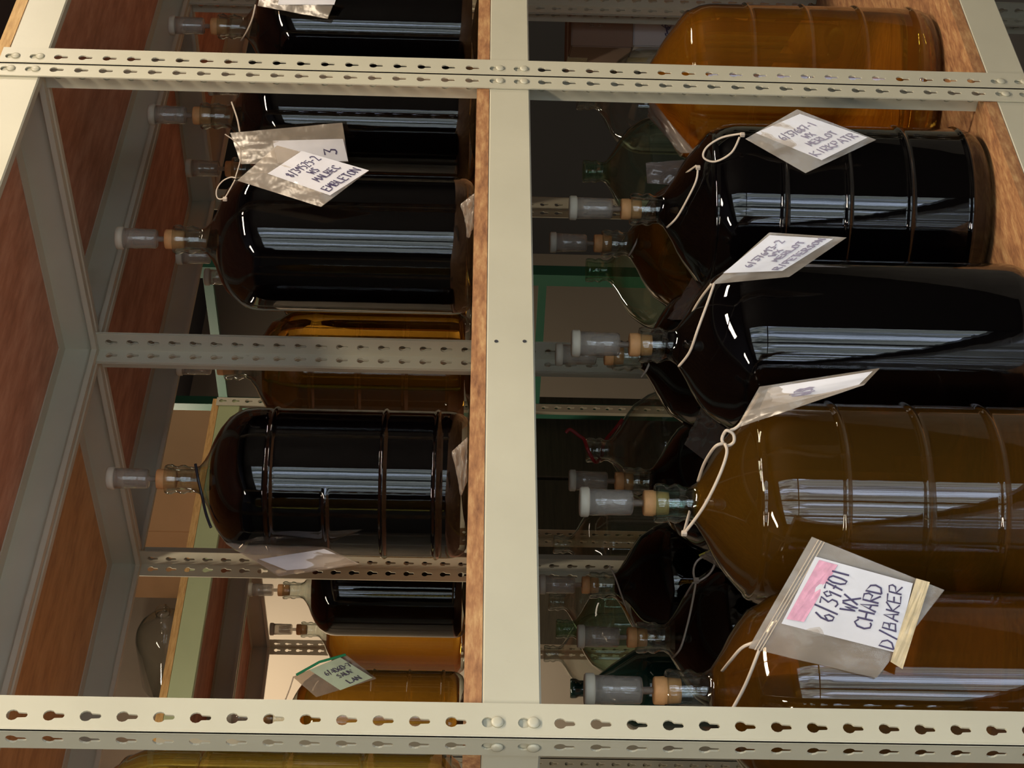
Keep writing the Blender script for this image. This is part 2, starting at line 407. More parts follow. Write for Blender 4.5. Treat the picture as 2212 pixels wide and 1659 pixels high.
def inner(prof, H, fill, R):
    top = H-fill; pts = [(0, top)]
    started = False
    for i in range(len(prof)-1):
        (r0, z0), (r1, z1) = prof[i], prof[i+1]
        if not started and z1 < top <= z0:
            tt = (z0-top)/(z0-z1) if z0 != z1 else 0; pts.append((max(r0+(r1-r0)*tt-.0022, .004), top)); started = True
        if started and z1 < top and z1 > .022 and r1 > .01: pts.append((r1-.0022, z1))
    pts.append((R-.020, .013)); pts.append((0, .016))
    return pts
def rib_fn(H, rings, panel):
    def f(a, z):
        d = H-z; v = 0
        for i, g in enumerate(rings):
            s = abs(d-g)/.0055
            if s < 1:
                if panel and i in panel[0] and panel[1] < (a % (2*math.pi)) < panel[2]: continue
                v += .0032*(1-s*s)
        return v
    return f
def refine(prof, H, rings):
    zs = []
    for g in rings:
        for o in (-.006, -.004, -.002, 0, .002, .004, .006): zs.append(H-g+o)
    out = []
    for (r0, z0), (r1, z1) in zip(prof, prof[1:]):
        out.append((r0, z0))
        for z in sorted([z for z in zs if min(z0, z1) < z < max(z0, z1)], reverse=True):
            if z0 != z1: out.append((r0+(r1-r0)*(z0-z)/(z0-z1), z))
    out.append(prof[-1]); return out
AIR = None
def airlock_meshes():
    d = {}
    bm = bmesh.new()   # chamber: outer cup and stem, z=0 at stopper top
    lathe(bm, [(.0045, -.02), (.0045, .012), (.0145, .0135), (.0165, .016), (.0168, .03), (.0168, .046), (.0174, .047), (.0174, .076), (.0160, .076), (.0156, .047), (.0150, .017), (.003, .015), (.003, -.02)], 28, closed=True)
    d['airlock_chamber'] = (bm, 'plastic')
    bm = bmesh.new()   # inner bell
    lathe(bm, [(.0105, .021), (.0105, .052), (.009, .054), (0, .054)], 20)
    for q in range(4):
        a = q*math.pi/2; x, y = .0105*math.cos(a), .0105*math.sin(a); box(bm, x-.001, y-.001, .018, x+.001, y+.001, .05)
    d['inner_bell'] = (bm, 'plastic')
    bm = bmesh.new()
    lathe(bm, [(0, .070), (.0175, .070), (.0192, .0715), (.0192, .0805), (.0178, .0825), (.008, .083), (0, .0815)], 40, rib=lambda a, z: .0004*math.cos(40*a) if z > .0705 and z < .082 else 0)
    d['airlock_cap'] = (bm, 'cap')
    bm = bmesh.new()
    lathe(bm, [(0, -.0005), (.0155, -.0005), (.0168, -.002), (.0172, -.013), (.0160, -.0148), (.0152, -.026), (.0146, -.033), (0, -.033)], 28)
    d['stopper'] = (bm, 'stopper')
    out = {}
    for k, (bm, m) in d.items():
        bmesh.ops.recalc_face_normals(bm, faces=bm.faces)
        me = bpy.data.meshes.new(k); bm.to_mesh(me); bm.free(); me.materials.append(M[m])
        for p in me.polygons: p.use_smooth = True
        out[k] = me
    return out
AIR = airlock_meshes()
CB = []
def carboy(lx, ly, D, shelf, R, kind, winem, label, group, fill=.085, rings=(), panel=None, air=True, glassm='glass', H=None, neckm='glass_neck', seg=64):
    p = at(lx, ly, D)
    if H is None: H = p.z-shelf
    t = thing('carboy' if winem else 'empty_carboy', label, 'carboy', (p.x, p.y, shelf+.0003), group)
    prof = (prof_tall if kind == 'tall' else prof_slope)(R, H)
    pr = refine(prof, H, rings) if rings else prof
    bm = bmesh.new(); lathe(bm, pr, seg, rib=rib_fn(H, rings, panel) if rings else None)
    if kind != 'none':
        inn = [(.0235, H), (.0208, H-.0015), (.0195, H-.005), (.0190, H-.012), (.0172, H-.02), (.0175, H-.045), (.0205, H-.055), (.029, H-.0625)]
        lathe(bm, inn, seg)
    g = from_bm('glass_jug', bm, M[glassm], t, True)
    if neckm and glassm == 'glass':
        g.data.materials.append(M[neckm])
        for pf in g.data.polygons: pf.material_index = 1 if pf.center.z > H-.056 else 0
    if winem:
        bm = bmesh.new(); lathe(bm, inner(prof, H, fill, R), seg)
        from_bm('wine', bm, M[winem], t, True)
    if air:
        zt = H+.0150
        s = add_me('stopper', AIR['stopper'], t, (0, 0, zt))
        a = add_me('airlock', AIR['airlock_chamber'], t, (0, 0, zt)); a.rotation_euler = (0, 0, random.random()*6); a['label'] = 'clear plastic airlock'
        add_me('airlock_cap', AIR['airlock_cap'], a); add_me('inner_bell', AIR['inner_bell'], a)
    CB.append((label, p.x, p.y, R, H, D)); return t, p, H
G1 = 'wine carboys standing on the middle shelf'; G2 = 'wine carboys standing on the lower shelf'
# middle shelf, front of the near rack
R_T = (.188, .280, .372, .459)
R_L = (.120, .222, .321, .416, .512)
T2 = carboy(358, 1035, 2753, SH, .125, 'tall', 'black_wine', 'ribbed carboy of black wine on the middle shelf, between the two inner posts', G1, rings=R_T, panel=((1,), math.radians(215), math.radians(330)))
T1 = carboy(376, 517, 2784, SH, .119, 'tall', 'black_wine', 'smooth carboy of black wine on the middle shelf, behind the white tag reading EMBLETON', G1)
T0 = carboy(435, 250, 3055, SH, .118, 'tall', 'black_wine', 'dark carboy on the middle shelf below the upper front post, behind the tag marked 3', G1)
TM1 = carboy(472, 57, 3254, SH, .118, 'tall', 'black_wine', "dark carboy on the middle shelf at the photo's top edge, above the upper front post", G1)
carboy(486, 793, 3330, SH, .122, 'slope', 'amber', 'amber wine carboy on the middle shelf directly behind the inner post', G1, rings=R_T)
carboy(457, 553, 3365, SH, .098, 'tall', 'amber', 'carboy hidden behind the smooth black EMBLETON carboy, its airlock peeking out directly below that airlock', G1, H=.515)
carboy(525, 600, 3720, SH, .12, 'tall', 'amber', 'far carboy whose airlock shows just above the shoulder of the smooth black EMBLETON carboy', G1, H=.515)
carboy(496, 365, 3455, SH, .104, 'tall', 'orange', 'carboy behind the EMBLETON tag, its airlock showing between the two dark carboys', G1, H=.515)
carboy(528, 190, 3720, SH, .12, 'slope', 'yellow', 'middle-shelf carboy behind the upper front post, only its airlock showing under the post edge', G1, H=.515)
# end carboy at the rack's left end
carboy(150, 1842, 1975, SH, .128, 'slope', 'yellow', "yellow wine carboy at the photo's bottom edge, below the large front post", G1, rings=R_L, H=.53)
# far rack, middle shelf
T3 = carboy(612, 1275, 4590, SH, .125, 'tall', 'black_wine', 'black wine carboy on the far rack, above the pale orange one in the photo', G1)
carboy(651, 1360, 5098, SH, .13, 'tall', 'orange', 'pale orange carboy on the far rack between the black one and the green-edged bag', G1)
T5 = carboy(585, 1552, 4230, SH, .13, 'slope', 'amber', 'amber ribbed carboy on the far rack behind the green-edged bag', G1, rings=R_T, H=.515)
# lower shelf, front row
L1 = carboy(1330, 178, 2900, SL, .142, 'slope', 'orange', 'bright orange wine carboy on the lower shelf behind the upper front post, photo top right', G2, rings=R_L, fill=.06, air=False)
L2 = carboy(1361, 452, 2610, SL, .141, 'slope', 'black_wine', 'ribbed carboy of black wine on the lower shelf, next to the orange carboy', G2, rings=R_L, fill=.044)
L3 = carboy(1381, 745, 2342, SL, .129, 'slope', 'black_wine', 'smooth carboy of black wine, lower shelf front row, between ribbed black and amber-brown carboys', G2, fill=.036)
L4 = carboy(1414, 1087, 2120, SL, .136, 'slope', 'brown', 'ribbed amber-brown wine carboy with a green glass neck, lower shelf front row', G2, rings=R_L, fill=.052, neckm='glass_aqua')
L5 = carboy(1438, 1492, 1950, SL, .125, 'slope', 'amber', "smooth amber wine carboy at the photo's lower right, behind the large CHARD tag", G2, fill=.056)
# lower shelf, second row
carboy(1300, 526, 3055, SL, .128, 'slope', 'brown', 'brown wine carboy in the second row, between the ribbed and smooth black ones', G2, fill=.06)
carboy(1324, 768, 2765, SL, .128, 'slope', 'black_wine', 'black wine carboy directly behind the smooth black one, airlocks almost overlapping', G2, fill=.05)
carboy(1346, 1040, 2935, SL, .128, 'slope', 'black_wine', "black wine carboy behind the amber-brown one, its airlock just above that one's in the photo", G2, fill=.05)
carboy(1374, 1377, 2700, SL, .128, 'slope', 'black_wine', 'black wine carboy with a beige cable tie, right behind the amber CHARD carboy', G2, fill=.072)
carboy(1273, 1264, 3180, SL, .128, 'slope', 'black_wine', 'black wine carboy in the third row, its clear neck between the two lower airlocks', G2, fill=.052)
# empties further back
GE = 'empty glass carboys at the back of the lower shelf'
for (x, y, lab) in ((1255, 370, "empty green-tinted carboy, open neck showing above the ribbed black carboy's airlock"),
                    (1250, 583, "empty green-tinted carboy, open neck just below the brown carboy's airlock"),
                    (1262, 972, 'empty clear carboy with a red strap round its open neck'),
                    (1253, 215, 'empty clear carboy in deep shade just below the upper front post'),
                    (1192, 1176, "empty carboy far back in shade, just below the amber-brown carboy's airlock in the photo"),
                    (1186, 1300, "empty clear carboy on the far rack, its neck touching the middle beam edge in view"),
                    (1198, 1358, 'empty dark green carboy on the far rack, above the airlock of the beige-tied carboy'),
                    (1172, 1412, 'empty clear carboy on the far rack, nearest the large front post at the photo bottom')):
    hor = 1018+.021*(829-y)*-1+0.0
    hor = 1018+.0212*(829.5-y)
    D = {215: 4000, 583: 3540, 1300: 4860}.get(y, 240*F/(x-hor))
    carboy(x, y, D, SL, {1300: .108, 1176: .125}.get(y, .129), 'slope', None, lab, GE, air=False, glassm='glass_green' if y in (370, 583, 1358) else 'glass', H=.555, seg=40)
# dark green bottle neck behind the amber carboy's airlock
p = at(1232, 1487, 3350)
t = thing('bottle', 'dark green glass bottle whose neck shows behind the amber CHARD carboy airlock', 'bottle', (p.x, p.y, SL+.0003))
H = p.z-SL
bm = bmesh.new(); lathe(bm, [(0, H), (.019, H), (.0205, H-.004), (.020, H-.012), (.0165, H-.018), (.0165, H-.03), (.022, H-.05), (.05, H-.085), (.08, H-.13), (.085, H-.17), (.085, .02), (.075, .002), (0, .006)], 32)
from_bm('glass_body', bm, M['glass_dark'], t, True)
# ------------------------------------------------------------------ hand written tags
FONT = {'0': '1,0 0,1.5 0,4.5 1,6 3,6 4,4.5 4,1.5 3,0 1,0', '1': '2,0 2,6', '2': '0,5 1,6 3,6 4,4.6 0,0 4,0', '3': '0,6 4,6 2,3.6 4,2.4 3.6,.6 2,0 0,.6', '4': '3,0 3,6 0,2 4,2',
        '5': '4,6 .6,6 .4,3.4 3,3.6 4,2 3,.3 .4,0', '6': '3.6,6 1,3.8 0,1.6 1.2,0 3.2,.2 3.8,1.8 2.6,3 .4,2', '7': '0,6 4,6 1.6,0|1,3 3.6,3', '8': '2,3.2 .4,4.6 2,6 3.6,4.6 2,3.2 .2,1.5 2,0 3.8,1.5 2,3.2', '9': '3.8,4.4 2,6 .4,4.6 1.6,3.2 3.8,4.4 2.6,0',
        '/': '.6,-1 3.2,7', '-': '.8,3 3.2,3', 'A': '0,0 2,6 4,0|.8,2.2 3.2,2.2', 'B': '0,0 0,6 3,5.6 3,3.6 0,3.2 3.6,2.6 3.4,.4 0,0', 'C': '4,5 2.4,6 .4,4.6 0,2 1,.2 3,0 4,.8', 'D': '0,0 0,6 3,5 4,3 3,.8 0,0',
        'E': '4,6 0,6 0,0 4,0|0,3 3,3', 'H': '0,0 0,6|4,0 4,6|0,3 4,3', 'I': '2,0 2,6', 'K': '0,0 0,6|4,6 0,2.6 4,0', 'L': '0,6 0,0 4,0', 'M': '0,0 .6,6 2,2 3.4,6 4,0', 'N': '0,0 0,6 4,0 4,6', 'O': '1,0 0,2 .6,5 2.4,6 4,4 3.4,1 1,0',
        'P': '0,0 0,6 3,6 4,4.6 3,3.2 0,3', 'R': '0,0 0,6 3,6 4,4.6 3,3.2 0,3 4,0', 'S': '4,5.4 2,6 .4,4.8 3.6,1.8 2.4,0 0,.6', 'T': '0,6 4,6|2,6 2,0', 'U': '0,6 .2,1 2,0 3.8,1 4,6', 'V': '0,6 2,0 4,6', 'W': '0,6 1,0 2,4 3,0 4,6', 'X': '0,6 4,0|0,0 4,6', ' ': ''}
def bil(q, u, v):
    a, b, c, d = q
    return a*(1-u)*(1-v)+b*u*(1-v)+c*u*v+d*(1-u)*v
def sheet(bm, q, n, nrm, bulge=.0, crump=0.0, off=0.0, seed=0, thick=.0003):
    V = []
    for i in range(n+1):
        row = []
        for j in range(n+1):
            u, v = i/n, j/n; p = bil(q, u, v)
            h = bulge*16*u*(1-u)*v*(1-v) + crump*(noise.noise(Vector((u*4+seed, v*4, seed)))*1.0+.5*noise.noise(Vector((u*9, v*9+seed, 3))))
            row.append(p+nrm*(h+off))
        V.append(row)
    for s in (0, 1):
        vv = [[bm.verts.new(p-nrm*thick*s) for p in r] for r in V]
        for i in range(n):
            for j in range(n): bm.faces.new((vv[i][j], vv[i+1][j], vv[i+1][j+1], vv[i][j+1]))
def write(bm, q, nrm, lines, bulge, off):
    """lines: (text, u0, v0, height_u_per_char, height_v)"""
    rnd = random.Random(3)
    for (txt, u0, v0, cw, ch, wd, slope) in lines:
        for k, c in enumerate(txt):
            for st in FONT.get(c, '').split('|'):
                if not st: continue
                P = []
                for pr in st.split():
                    a, b = map(float, pr.split(',')); a += rnd.uniform(-.25, .25); b += rnd.uniform(-.3, .3)
                    u = u0+cw*(k+.80*a/4); v = v0-ch*b/6+slope*(k+a/4)
                    P.append(bil(q, u, v)+nrm*(bulge*16*max(0, u*(1-u)*v*(1-v))+off))
                tube(bm, P, wd, 4, .25)
def hang_tag(label, bag, D, paper, dp, lines, texture='paper', inkm='ink', bagm='bag', bulge=.004, seed=1, tie=None, tiem='tie', extra=None, tr=.0016, heads=(), ring=None):
    """bag, paper: 4 pixel corners (A start of first line, B end of first line, C, D last line)"""
    Ds = D if isinstance(D, (list, tuple)) else [D]*4
    q = [at(x, y, d) for (x, y), d in zip(bag, Ds)]
    c = sum(q, Vector())/4
    t = thing('hanging_tag', label, 'tag', c, 'hand-written tags hanging from the carboy necks')
    q = [p-c for p in q]
    nrm = (q[1]-q[0]).cross(q[3]-q[0]).normalized()
    if nrm.dot(fw) > 0: nrm = -nrm
    bm = bmesh.new(); sheet(bm, q, 18, nrm, bulge, .0022, 0, seed); sheet(bm, q, 18, nrm, bulge*.3, .0022, -.003, seed+5)
    from_bm('plastic_bag', bm, M[bagm], t, True)
    if paper:
        # paper corners expressed on the bag plane
        Dm = sum(Ds)/4
        def hit(x, y):
            P0 = CAMP; d = (at(x, y, 1000)-CAMP); pl = c+nrm*.0012+nrm*bulge*.8
            s = (pl-P0).dot(nrm)/d.dot(nrm) if abs(d.dot(nrm)) > 1e-5 else Dm/1000
            return P0+d*s-c
        pq = [hit(*a) for a in paper]
        bm = bmesh.new(); sheet(bm, pq, 10, nrm, .002, .0006, 0, seed)
        po = from_bm('paper_label', bm, M[texture], t, True)
        if lines:
            bm = bmesh.new(); write(bm, pq, nrm, lines, .002, .0011); from_bm('handwriting', bm, M[inkm], po)
        if extra: extra(po, pq, nrm)
    if tie:
        for pts in tie:
            bm = bmesh.new(); tube(bm, smoothpts([at(*a)-c for a in pts]), tr, 6, .6); from_bm('cable_tie', bm, M[tiem], t, True)
        for (x, y, d) in heads:
            h = at(x, y, d)-c; bm = bmesh.new(); box(bm, h.x-.003, h.y-.003, h.z-.0035, h.x+.003, h.y+.003, h.z+.0035)
            bmesh.ops.bevel(bm, geom=bm.edges[:], offset=.0008, segments=1, affect='EDGES'); from_bm('tie_head', bm, M[tiem], t)
    return t, q, nrm, c
# the large CHARD tag
def chard(po, pq, nrm):
    bm = bmesh.new()
    sheet(bm, [bil(pq, *a) for a in ((.08, .02), (.97, .05), (.97, .24), (.1, .17))], 6, nrm, 0, .0005, .0013, 4); o = from_bm('pink_marker_patch', bm, M['pink'], po); o['label'] = 'pink marker smear'
    bm = bmesh.new()
    sheet(bm, [bil(pq, *a) for a in ((-.14, .97), (1.08, 1.02), (1.08, 1.16), (-.20, 1.08))], 8, nrm, 0, .0006, .0010, 4); o = from_bm('tape_strip', bm, M['tape'], po); o['label'] = 'yellowed tape strip'
t, q, n_, c_ = hang_tag('large zip-bag tag reading 6/39701 WX CHARD D/BAKER with a pink smear', [(1617, 1400), (1754, 1160), (2040, 1275), (1893, 1465)], [1850, 1835, 1825, 1832],
         [(1688, 1347), (1761, 1202), (1972, 1260), (1936, 1410)], None,
         [('6/39701', .20, .40, .105, .17, .0010, -.004), ('WX', .40, .56, .12, .15, .0010, 0), ('CHARD', .22, .73, .13, .15, .0010, 0), ('D/BAKER', .04, .97, .128, .13, .0009, -.008)],
         extra=chard, tie=[[(1640, 1405, 1846), (1610, 1480, 1850), (1575, 1545, 1850), (1550, 1590, 1865)], [(1640, 1385, 1852), (1605, 1398, 1860), (1580, 1425, 1880), (1560, 1450, 1910)]], tr=.0021)
bm = bmesh.new()
for k in (0, 1, 2):
    a, b = q[0].lerp(q[3], .05+.022*k), q[1].lerp(q[2], .05+.022*k); tube(bm, [a+n_*.0015, b+n_*.0015], .0007, 6)
from_bm('zip_seal', bm, M['tie'], t)
hang_tag('white tag reading MERLOT tied with a looped cable tie onto the ribbed black carboy', [(1610, 300), (1722, 236), (1893, 302), (1740, 374)], [2490, 2470, 2470, 2480],
         [(1632, 287), (1728, 246), (1874, 297), (1775, 346)], None,
         [('6/37687-1', .12, .36, .085, .13, .0008, 0), ('WX', .40, .52, .10, .11, .0008, 0), ('MERLOT', .25, .68, .10, .11, .0008, 0), ('KIRKPATR', .05, .90, .115, .13, .0008, 0)], inkm='ink_faint',
         tie=[[(1606, 288, 2488), (1560, 297, 2500), (1527, 318, 2505), (1520, 340, 2505), (1545, 349, 2500), (1580, 330, 2490), (1598, 296, 2486)],
              [(1508, 360, 2520), (1504, 390, 2520), (1485, 430, 2530), (1462, 470, 2550), (1440, 492, 2570)], [(1504, 358, 2525), (1475, 380, 2580), (1450, 410, 2640)]], heads=((1604, 291, 2484), (1508, 362, 2516)), tr=.0017)
hang_tag('white tag reading MERLOT, curled, hanging over the smooth black carboy', [(1537, 614), (1662, 502), (1829, 513), (1705, 598)], [2235, 2225, 2215, 2225],
         [(1562, 590), (1662, 508), (1800, 516), (1690, 585)], None,
         [('6/37693-2', .15, .34, .082, .13, .0008, 0), ('WX', .45, .50, .10, .11, .0008, 0), ('MERLOT', .30, .66, .10, .11, .0008, 0), ('R/PETERSON', .05, .90, .095, .12, .0008, 0)], inkm='ink_faint', bulge=.008,
         tie=[[(1543, 612, 2235), (1530, 650, 2230), (1508, 710, 2225), (1490, 760, 2240), (1466, 792, 2265)], [(1537, 614, 2240), (1510, 650, 2290), (1485, 695, 2350)]], tr=.0019)
hang_tag('white tag seen nearly edge-on, tied by a ring onto the amber-brown carboy', [(1590, 925), (1640, 836), (1900, 796), (1866, 832)], [2010, 1990, 1990, 1950],
         [(1640, 885), (1660, 838), (1885, 802), (1850, 836)], None, [('6/38', .3, .5, .10, .2, .0007, 0)], inkm='ink_faint',
         tie=[[(1578, 930, 2010), (1600, 915, 2008), (1640, 850, 2000)], [(1562, 940, 2010), (1570, 930, 2005), (1584, 938, 2005), (1585, 955, 2005), (1570, 963, 2008), (1560, 952, 2010), (1562, 940, 2010)],
              [(1564, 958, 2008), (1545, 965, 2010), (1522, 1000, 2050), (1508, 1040, 2090)], [(1566, 958, 2006), (1570, 980, 1995), (1553, 1030, 1990), (1520, 1095, 2000), (1480, 1150, 2020)], [(1478, 1150, 2024), (1486, 1120, 2060), (1490, 1105, 2090)]], heads=((1478, 1152, 2020),), tr=.0021)
# middle shelf tags
hang_tag('white tag reading 8/39525-2 WS MALBEC EMBLETON in front of the smooth black carboy', [(512, 390), (598, 314), (797, 368), (693, 447)], [2640, 2630, 2620, 2630],
         [(578, 375), (652, 326), (797, 368), (713, 422)], None,
         [('8/39525-2', .14, .33, .09, .14, .0008, 0), ('WS', .42, .50, .10, .12, .0008, 0), ('MALBEC', .27, .67, .10, .12, .0008, 0), ('EMBLETON', .10, .92, .108, .13, .0009, 0)],
         tie=[[(510, 385, 2642), (498, 383, 2645), (480, 392, 2650), (468, 410, 2655), (470, 428, 2655), (484, 428, 2652), (496, 410, 2648), (508, 388, 2644)], [(486, 290, 2700), (512, 310, 2690), (520, 340, 2680), (508, 385, 2645)]], tr=.0011, heads=((486, 430, 2652),))
hang_tag('clear bag with a white label marked 3, hanging behind the EMBLETON tag', [(520, 354), (497, 287), (739, 265), (752, 350)], [2920, 2925, 2900, 2895],
         [(600, 352), (589, 304), (741, 300), (752, 348)], None, [('3', .30, .87, .3, .17, .0014, 0)],
         tie=[[(500, 220, 2985), (512, 255, 2960), (518, 285, 2930)]], tr=.0017)
hang_tag("white bagged tag cut by the photo's top edge, left half, above the upper front post", [(556, 12), (575, -50), (735, -30), (707, 40)], [3120, 3120, 3100, 3100],
         [(600, 10), (612, -45), (735, -30), (722, 10)], None, [], tie=[[(552, 10, 3125), (545, 40, 3130), (533, 68, 3150), (520, 88, 3200)]], tr=.0017)
hang_tag('tag seen edge-on behind the ribbed black carboy, on a dark cable tie', [(486, 1172), (604, 1243), (775, 1217), (700, 1180)], [2690, 2650, 2640, 2690],
         [(560, 1208), (620, 1232), (775, 1217), (700, 1186)], None, [], tiem='tie_dark',
         tie=[[(422, 1002, 2725), (428, 1035, 2715), (436, 1070, 2715), (445, 1110, 2700), (456, 1140, 2690)]], tr=.0024)
hang_tag('small tag with a green zip edge reading LANG, hanging on the far rack', [(632, 1462), (747, 1414), (813, 1466), (683, 1506)], [4060, 4060, 4050, 4050],
         [(668, 1447), (735, 1420), (805, 1464), (735, 1491)], None,
         [('6/4060-7', .18, .40, .10, .15, .0009, 0), ('SAUV', .35, .62, .12, .14, .0009, 0), ('LANG', .40, .90, .13, .15, .0012, 0)], texture='paper_green',
         tie=[[(634, 1462, 4062), (625, 1490, 4080), (615, 1515, 4100)]], tr=.0016)
def strip(label, pts, r, m, name='zip_strip', cat='zip'):
    pass
# small green zip edge belongs to that tag
lt = [o for o in COL.objects if o.type == 'EMPTY' and 'LANG' in o.get('label', '')][0]
bm = bmesh.new(); tube(bm, [at(640, 1458, 4055)-lt.location, at(690, 1430, 4055)-lt.location, at(747, 1414, 4055)-lt.location], .0032, 6, .4); from_bm('zip_seal', bm, M['zip'], lt)['label'] = 'green zip edge'
def loose_tie(label, paths, r, m='tie', heads=()):
    allp = [at(*a) for P in paths for a in P]; c = sum(allp, Vector())/len(allp)
    t = thing('cable_tie', label, 'cable tie', c, 'cable ties around the carboy necks')
    for P in paths:
        bm = bmesh.new(); tube(bm, smoothpts([at(*a)-c for a in P]), r, 6, .5); from_bm('tie_strap', bm, M[m], t, True)
    for h in heads:
        h = at(*h)-c; bm = bmesh.new(); box(bm, h.x-.0035, h.y-.0035, h.z-.004, h.x+.0035, h.y+.0035, h.z+.004); from_bm('tie_head', bm, M[m], t)
loose_tie('beige cable tie with a small loop on the black carboy behind the CHARD tag', [[(1452, 1422, 2690), (1470, 1400, 2650), (1485, 1350, 2640), (1496, 1300, 2640), (1503, 1260, 2650)], [(1498, 1258, 2652), (1480, 1290, 2700), (1468, 1330, 2740)],
    [(1503, 1258, 2650), (1498, 1235, 2650), (1506, 1212, 2650), (1530, 1199, 2650), (1544, 1215, 2645), (1532, 1240, 2645), (1506, 1258, 2648)]], .0019, heads=((1504, 1254, 2648),))
loose_tie('thin beige tie on the neck of the brown carboy, second row', [[(1386, 492, 3030), (1378, 515, 3020), (1366, 540, 3025), (1358, 552, 3040)]], .0018)
loose_tie('thin pale tie slanting across the clear neck of the third row carboy', [[(1316, 1222, 3150), (1330, 1250, 3140), (1344, 1290, 3145), (1366, 1345, 3150), (1374, 1372, 3150)]], .0016)
loose_tie('pale tie around the neck of the black carboy whose airlock hides behind another', [[(1406, 778, 2740), (1396, 800, 2735), (1385, 815, 2745)]], .0019)
# ------------------------------------------------------------------ loose plastic bags
def plastic(label, quad, D, m='bag_dark', crump=.005, seed=2, zipm=None):
    Ds = D if isinstance(D, (list, tuple)) else [D]*4
    q = [at(x, y, d) for (x, y), d in zip(quad, Ds)]; c = sum(q, Vector())/4
    t = thing('plastic_bag', label, 'plastic bag', c, 'plastic bags among the carboys'); q = [p-c for p in q]
    nrm = (q[1]-q[0]).cross(q[3]-q[0]).normalized()
    if nrm.dot(fw) > 0: nrm = -nrm
    bm = bmesh.new(); sheet(bm, q, 14, nrm, .004, crump, 0, seed); sheet(bm, q, 14, nrm, -.002, crump, -.002, seed+2); from_bm('bag_film', bm, M[m], t, True)
    if zipm:
        bm = bmesh.new(); tube(bm, [q[0], q[1]], .0014, 6, .5); from_bm('zip_seal', bm, M[zipm], t)
plastic("clear grey plastic bag between the rows, just above the amber-brown carboy's shoulder in the photo", [(1478, 960), (1518, 875), (1580, 930), (1545, 1012)], [2640, 2650, 2560, 2560], 'bag_dark')
plastic('pinkish plastic bag behind the smooth black carboy neck', [(1440, 690), (1500, 595), (1570, 600), (1500, 690)], [2720, 2720, 2600, 2600], 'bag_pink')
plastic('pinkish plastic bag beside the neck of the ribbed black carboy', [(1398, 395), (1395, 352), (1480, 345), (1465, 400)], [2760, 2770, 2760, 2750], 'bag_pink')
plastic('clear plastic bag draped on the shoulder of the orange carboy', [(1398, 250), (1406, 214), (1500, 330), (1470, 330)], [2830, 2830, 2740, 2740], 'bag')
plastic('small bag with a yellow zip edge behind the amber-brown carboy', [(1510, 1200), (1560, 1178), (1600, 1235), (1560, 1228)], [2500, 2500, 2450, 2450], 'bag', zipm='zip_yellow')
plastic('crumpled clear plastic at the foot of the ribbed black carboy on the middle shelf', [(976, 975), (1009, 945), (1009, 1040), (996, 1072)], [2530, 2520, 2530, 2540], 'bag', .008)
plastic('crumpled clear plastic at the foot of the smooth black carboy on the middle shelf', [(996, 440), (1024, 418), (1022, 490), (1012, 515)], [2620, 2600, 2620, 2640], 'bag', .008)
# ------------------------------------------------------------------ boxes on the shelves
def cbox(name, label, x0, y0, z0, sx, sy, sz, m, rot=0, writing=None, flaps=False):
    t = thing(name, label, 'box', (x0, y0, z0+.0004)); t.rotation_euler = (0, 0, rot)
    bm = bmesh.new(); box(bm, 0, 0, 0, sx, sy, sz); bmesh.ops.bevel(bm, geom=bm.edges[:], offset=.003, segments=2, affect='EDGES'); from_bm('box_body', bm, M[m], t)
    bm = bmesh.new(); box(bm, -.0006, sy/2-.025, sz-.05, sx+.0006, sy/2+.025, sz+.0006); from_bm('packing_tape', bm, M['tape'], t)
    return t
# far rack, top shelf: cartons and a carboy lying down
cbox('cardboard_box', 'tan cardboard box on top of the far rack, beside the lying glass jug', 1.985, 2.03, SU, .19, .30, .30, 'carton')
cbox('cardboard_box', 'browner cardboard box on top of the far rack at its end, by the green stand', 2.19, 2.02, SU, .26, .36, .33, 'carton_mid')
cbox('cardboard_box', 'pale cardboard box behind the lying glass jug on top of the far rack', 1.80, 2.62, SU, .60, .33, .45, 'carton_pale')
# small glass jug lying on its side, neck to the aisle
pj = at(355, 1317, 4560)
t = thing('glass_jug', 'small clear glass jug lying on top of the far rack, neck pointing outward', 'jug', (pj.x, pj.y, SU+.0885))
t.rotation_euler = (0, 0, .1)
bm = bmesh.new(); lathe(bm, [(.015, 0), (.0195, .001), (.0215, .004), (.0215, .010), (.018, .014), (.018, .026), (.024, .034), (.045, .046), (.066, .062), (.080, .084), (.087, .11), (.088, .13), (.088, .29), (.082, .30), (.06, .302), (0, .298)], 56)
g = from_bm('jug_body', bm, M['glass'], t, True); g.rotation_euler = (-math.pi/2, 0, 0)
bm = bmesh.new(); tube(bm, smoothpts([Vector((.018, .02, 0)), Vector((.034, .018, 0)), Vector((.040, .03, 0)), Vector((.034, .045, 0))]), .004, 8); from_bm('finger_ring', bm, M['glass'], t, True)
# near rack right bay, lower shelf: stacked cartons
pb = at(1368, 100, 4000)
cbox('cardboard_box', "white cardboard box with black scribble at the photo's top edge, beside the orange carboy", pb.x, pb.y, SL, .36, .30, pb.z-SL, 'carton_white', rot=-.78)
wb = [o for o in COL.objects if o.type == 'EMPTY' and 'black scribble' in o.get('label', '')][0]
bm = bmesh.new(); rr = random.Random(5)
zc = pb.z-SL
for s in range(5):
    z = zc-.04-.022*s
    P = []
    for k in range(34):
        P.append(Vector((.02+.0085*k*.5+.012*rr.uniform(-1, 1)+.03*s*.6, -.0018, zc-.09+rr.uniform(-.012, .012)+.0012*k)))
    tube(bm, P, .0013, 4, .4)
from_bm('scribble', bm, M['ink'], wb)
cbox('cardboard_box', "brown cardboard box stacked on the white scribbled box at the photo's top edge", pb.x-.005, pb.y+.002, pb.z+.001, .38, .30, .152, 'carton_brown', rot=-.78)
bb = [o for o in COL.objects if o.type == 'EMPTY' and 'stacked on the white' in o.get('label', '')][0]
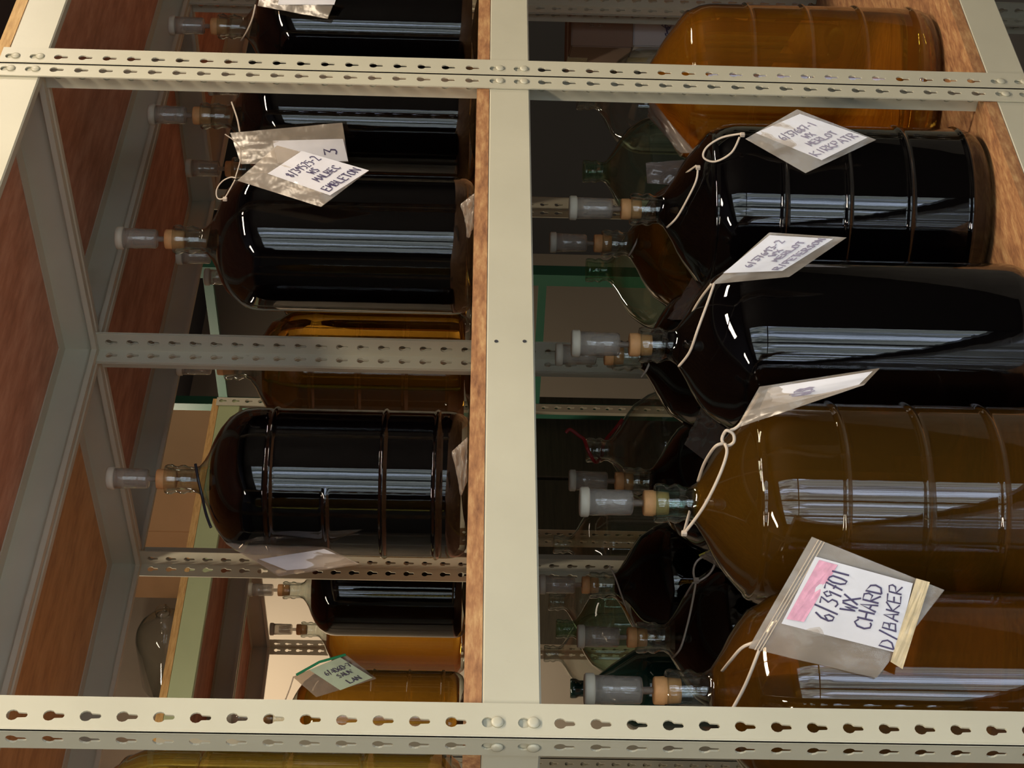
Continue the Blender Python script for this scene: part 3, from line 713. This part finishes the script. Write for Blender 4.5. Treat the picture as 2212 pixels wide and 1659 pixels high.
bm = bmesh.new()
for r_ in range(2):
    for k in range(6):
        x = .05+.013*k; z = .095-.02*r_
        for (a, b) in (((0, 0), (0, .012)), ((.003, 0), (.007, .012)), ((0, .006), (.007, .006))):
            tube(bm, [Vector((x+a[0], -.0012, z+a[1])), Vector((x+b[0], -.0012, z+b[1]))], .0008, 4, .4)
from_bm('printed_marks', bm, M['carton_pale'], bb)
# added dark cabinet, stands in for the dim rack interior and boxes
t = thing('cabinet', 'added dark wooden cabinet filling the dim background behind the far rack', 'cabinet', (2.95, 3.36, 0))
bm = bmesh.new(); box(bm, 0, .02, .0, .95, .5, 1.40); from_bm('cabinet_body', bm, M['crate'], t)
for k in (0, 1):
    bm = bmesh.new(); box(bm, .01+.47*k, 0, .06, .465+.47*k, .02, 1.38); bmesh.ops.bevel(bm, geom=bm.edges[:], offset=.004, segments=1, affect='EDGES'); dr = from_bm('door', bm, M['crate'], t)
    bm = bmesh.new(); box(bm, .43+.05*k, -.02, .8, .445+.05*k, 0, .9); from_bm('door_handle', bm, M['rivet'], dr)
# red strap by the empty carboy
bm = bmesh.new(); P = [at(1222, 935, 3390), at(1232, 928, 3390), at(1252, 942, 3388), at(1262, 950, 3385), at(1270, 972, 3372), at(1286, 998, 3380), at(1300, 985, 3440), at(1306, 955, 3440), at(1330, 925, 3420), at(1345, 905, 3420)]
tube(bm, smoothpts(P), .0035, 6, .4); c0 = sum(P, Vector())/len(P)
o = from_bm('strap', bm, M['red']); tag(o, 'red strap looped behind the empty clear carboy neck', 'strap')
# green tubular stand beyond the back aisle
g = thing('tube_stand', 'green painted metal tube stand against the back of the room', 'stand', (3.68, 2.52, 0))
def bar(name, a, b, r):
    bm = bmesh.new(); box(bm, min(a[0], b[0])-r, min(a[1], b[1])-r, min(a[2], b[2]), max(a[0], b[0])+r, max(a[1], b[1])+r, max(a[2], b[2])); from_bm(name, bm, M['green_metal'], g)
bar('stand_leg', (0, 0, 0), (0, 0, 2.5), .027); bar('stand_leg', (0, .72, 0), (0, .72, 2.68), .022)
bar('stand_rail', (0, .027, 1.205), (0, .70, 1.235), .010)
bar('stand_rail', (0, .027, 2.455), (0, .70, 2.49), .013)
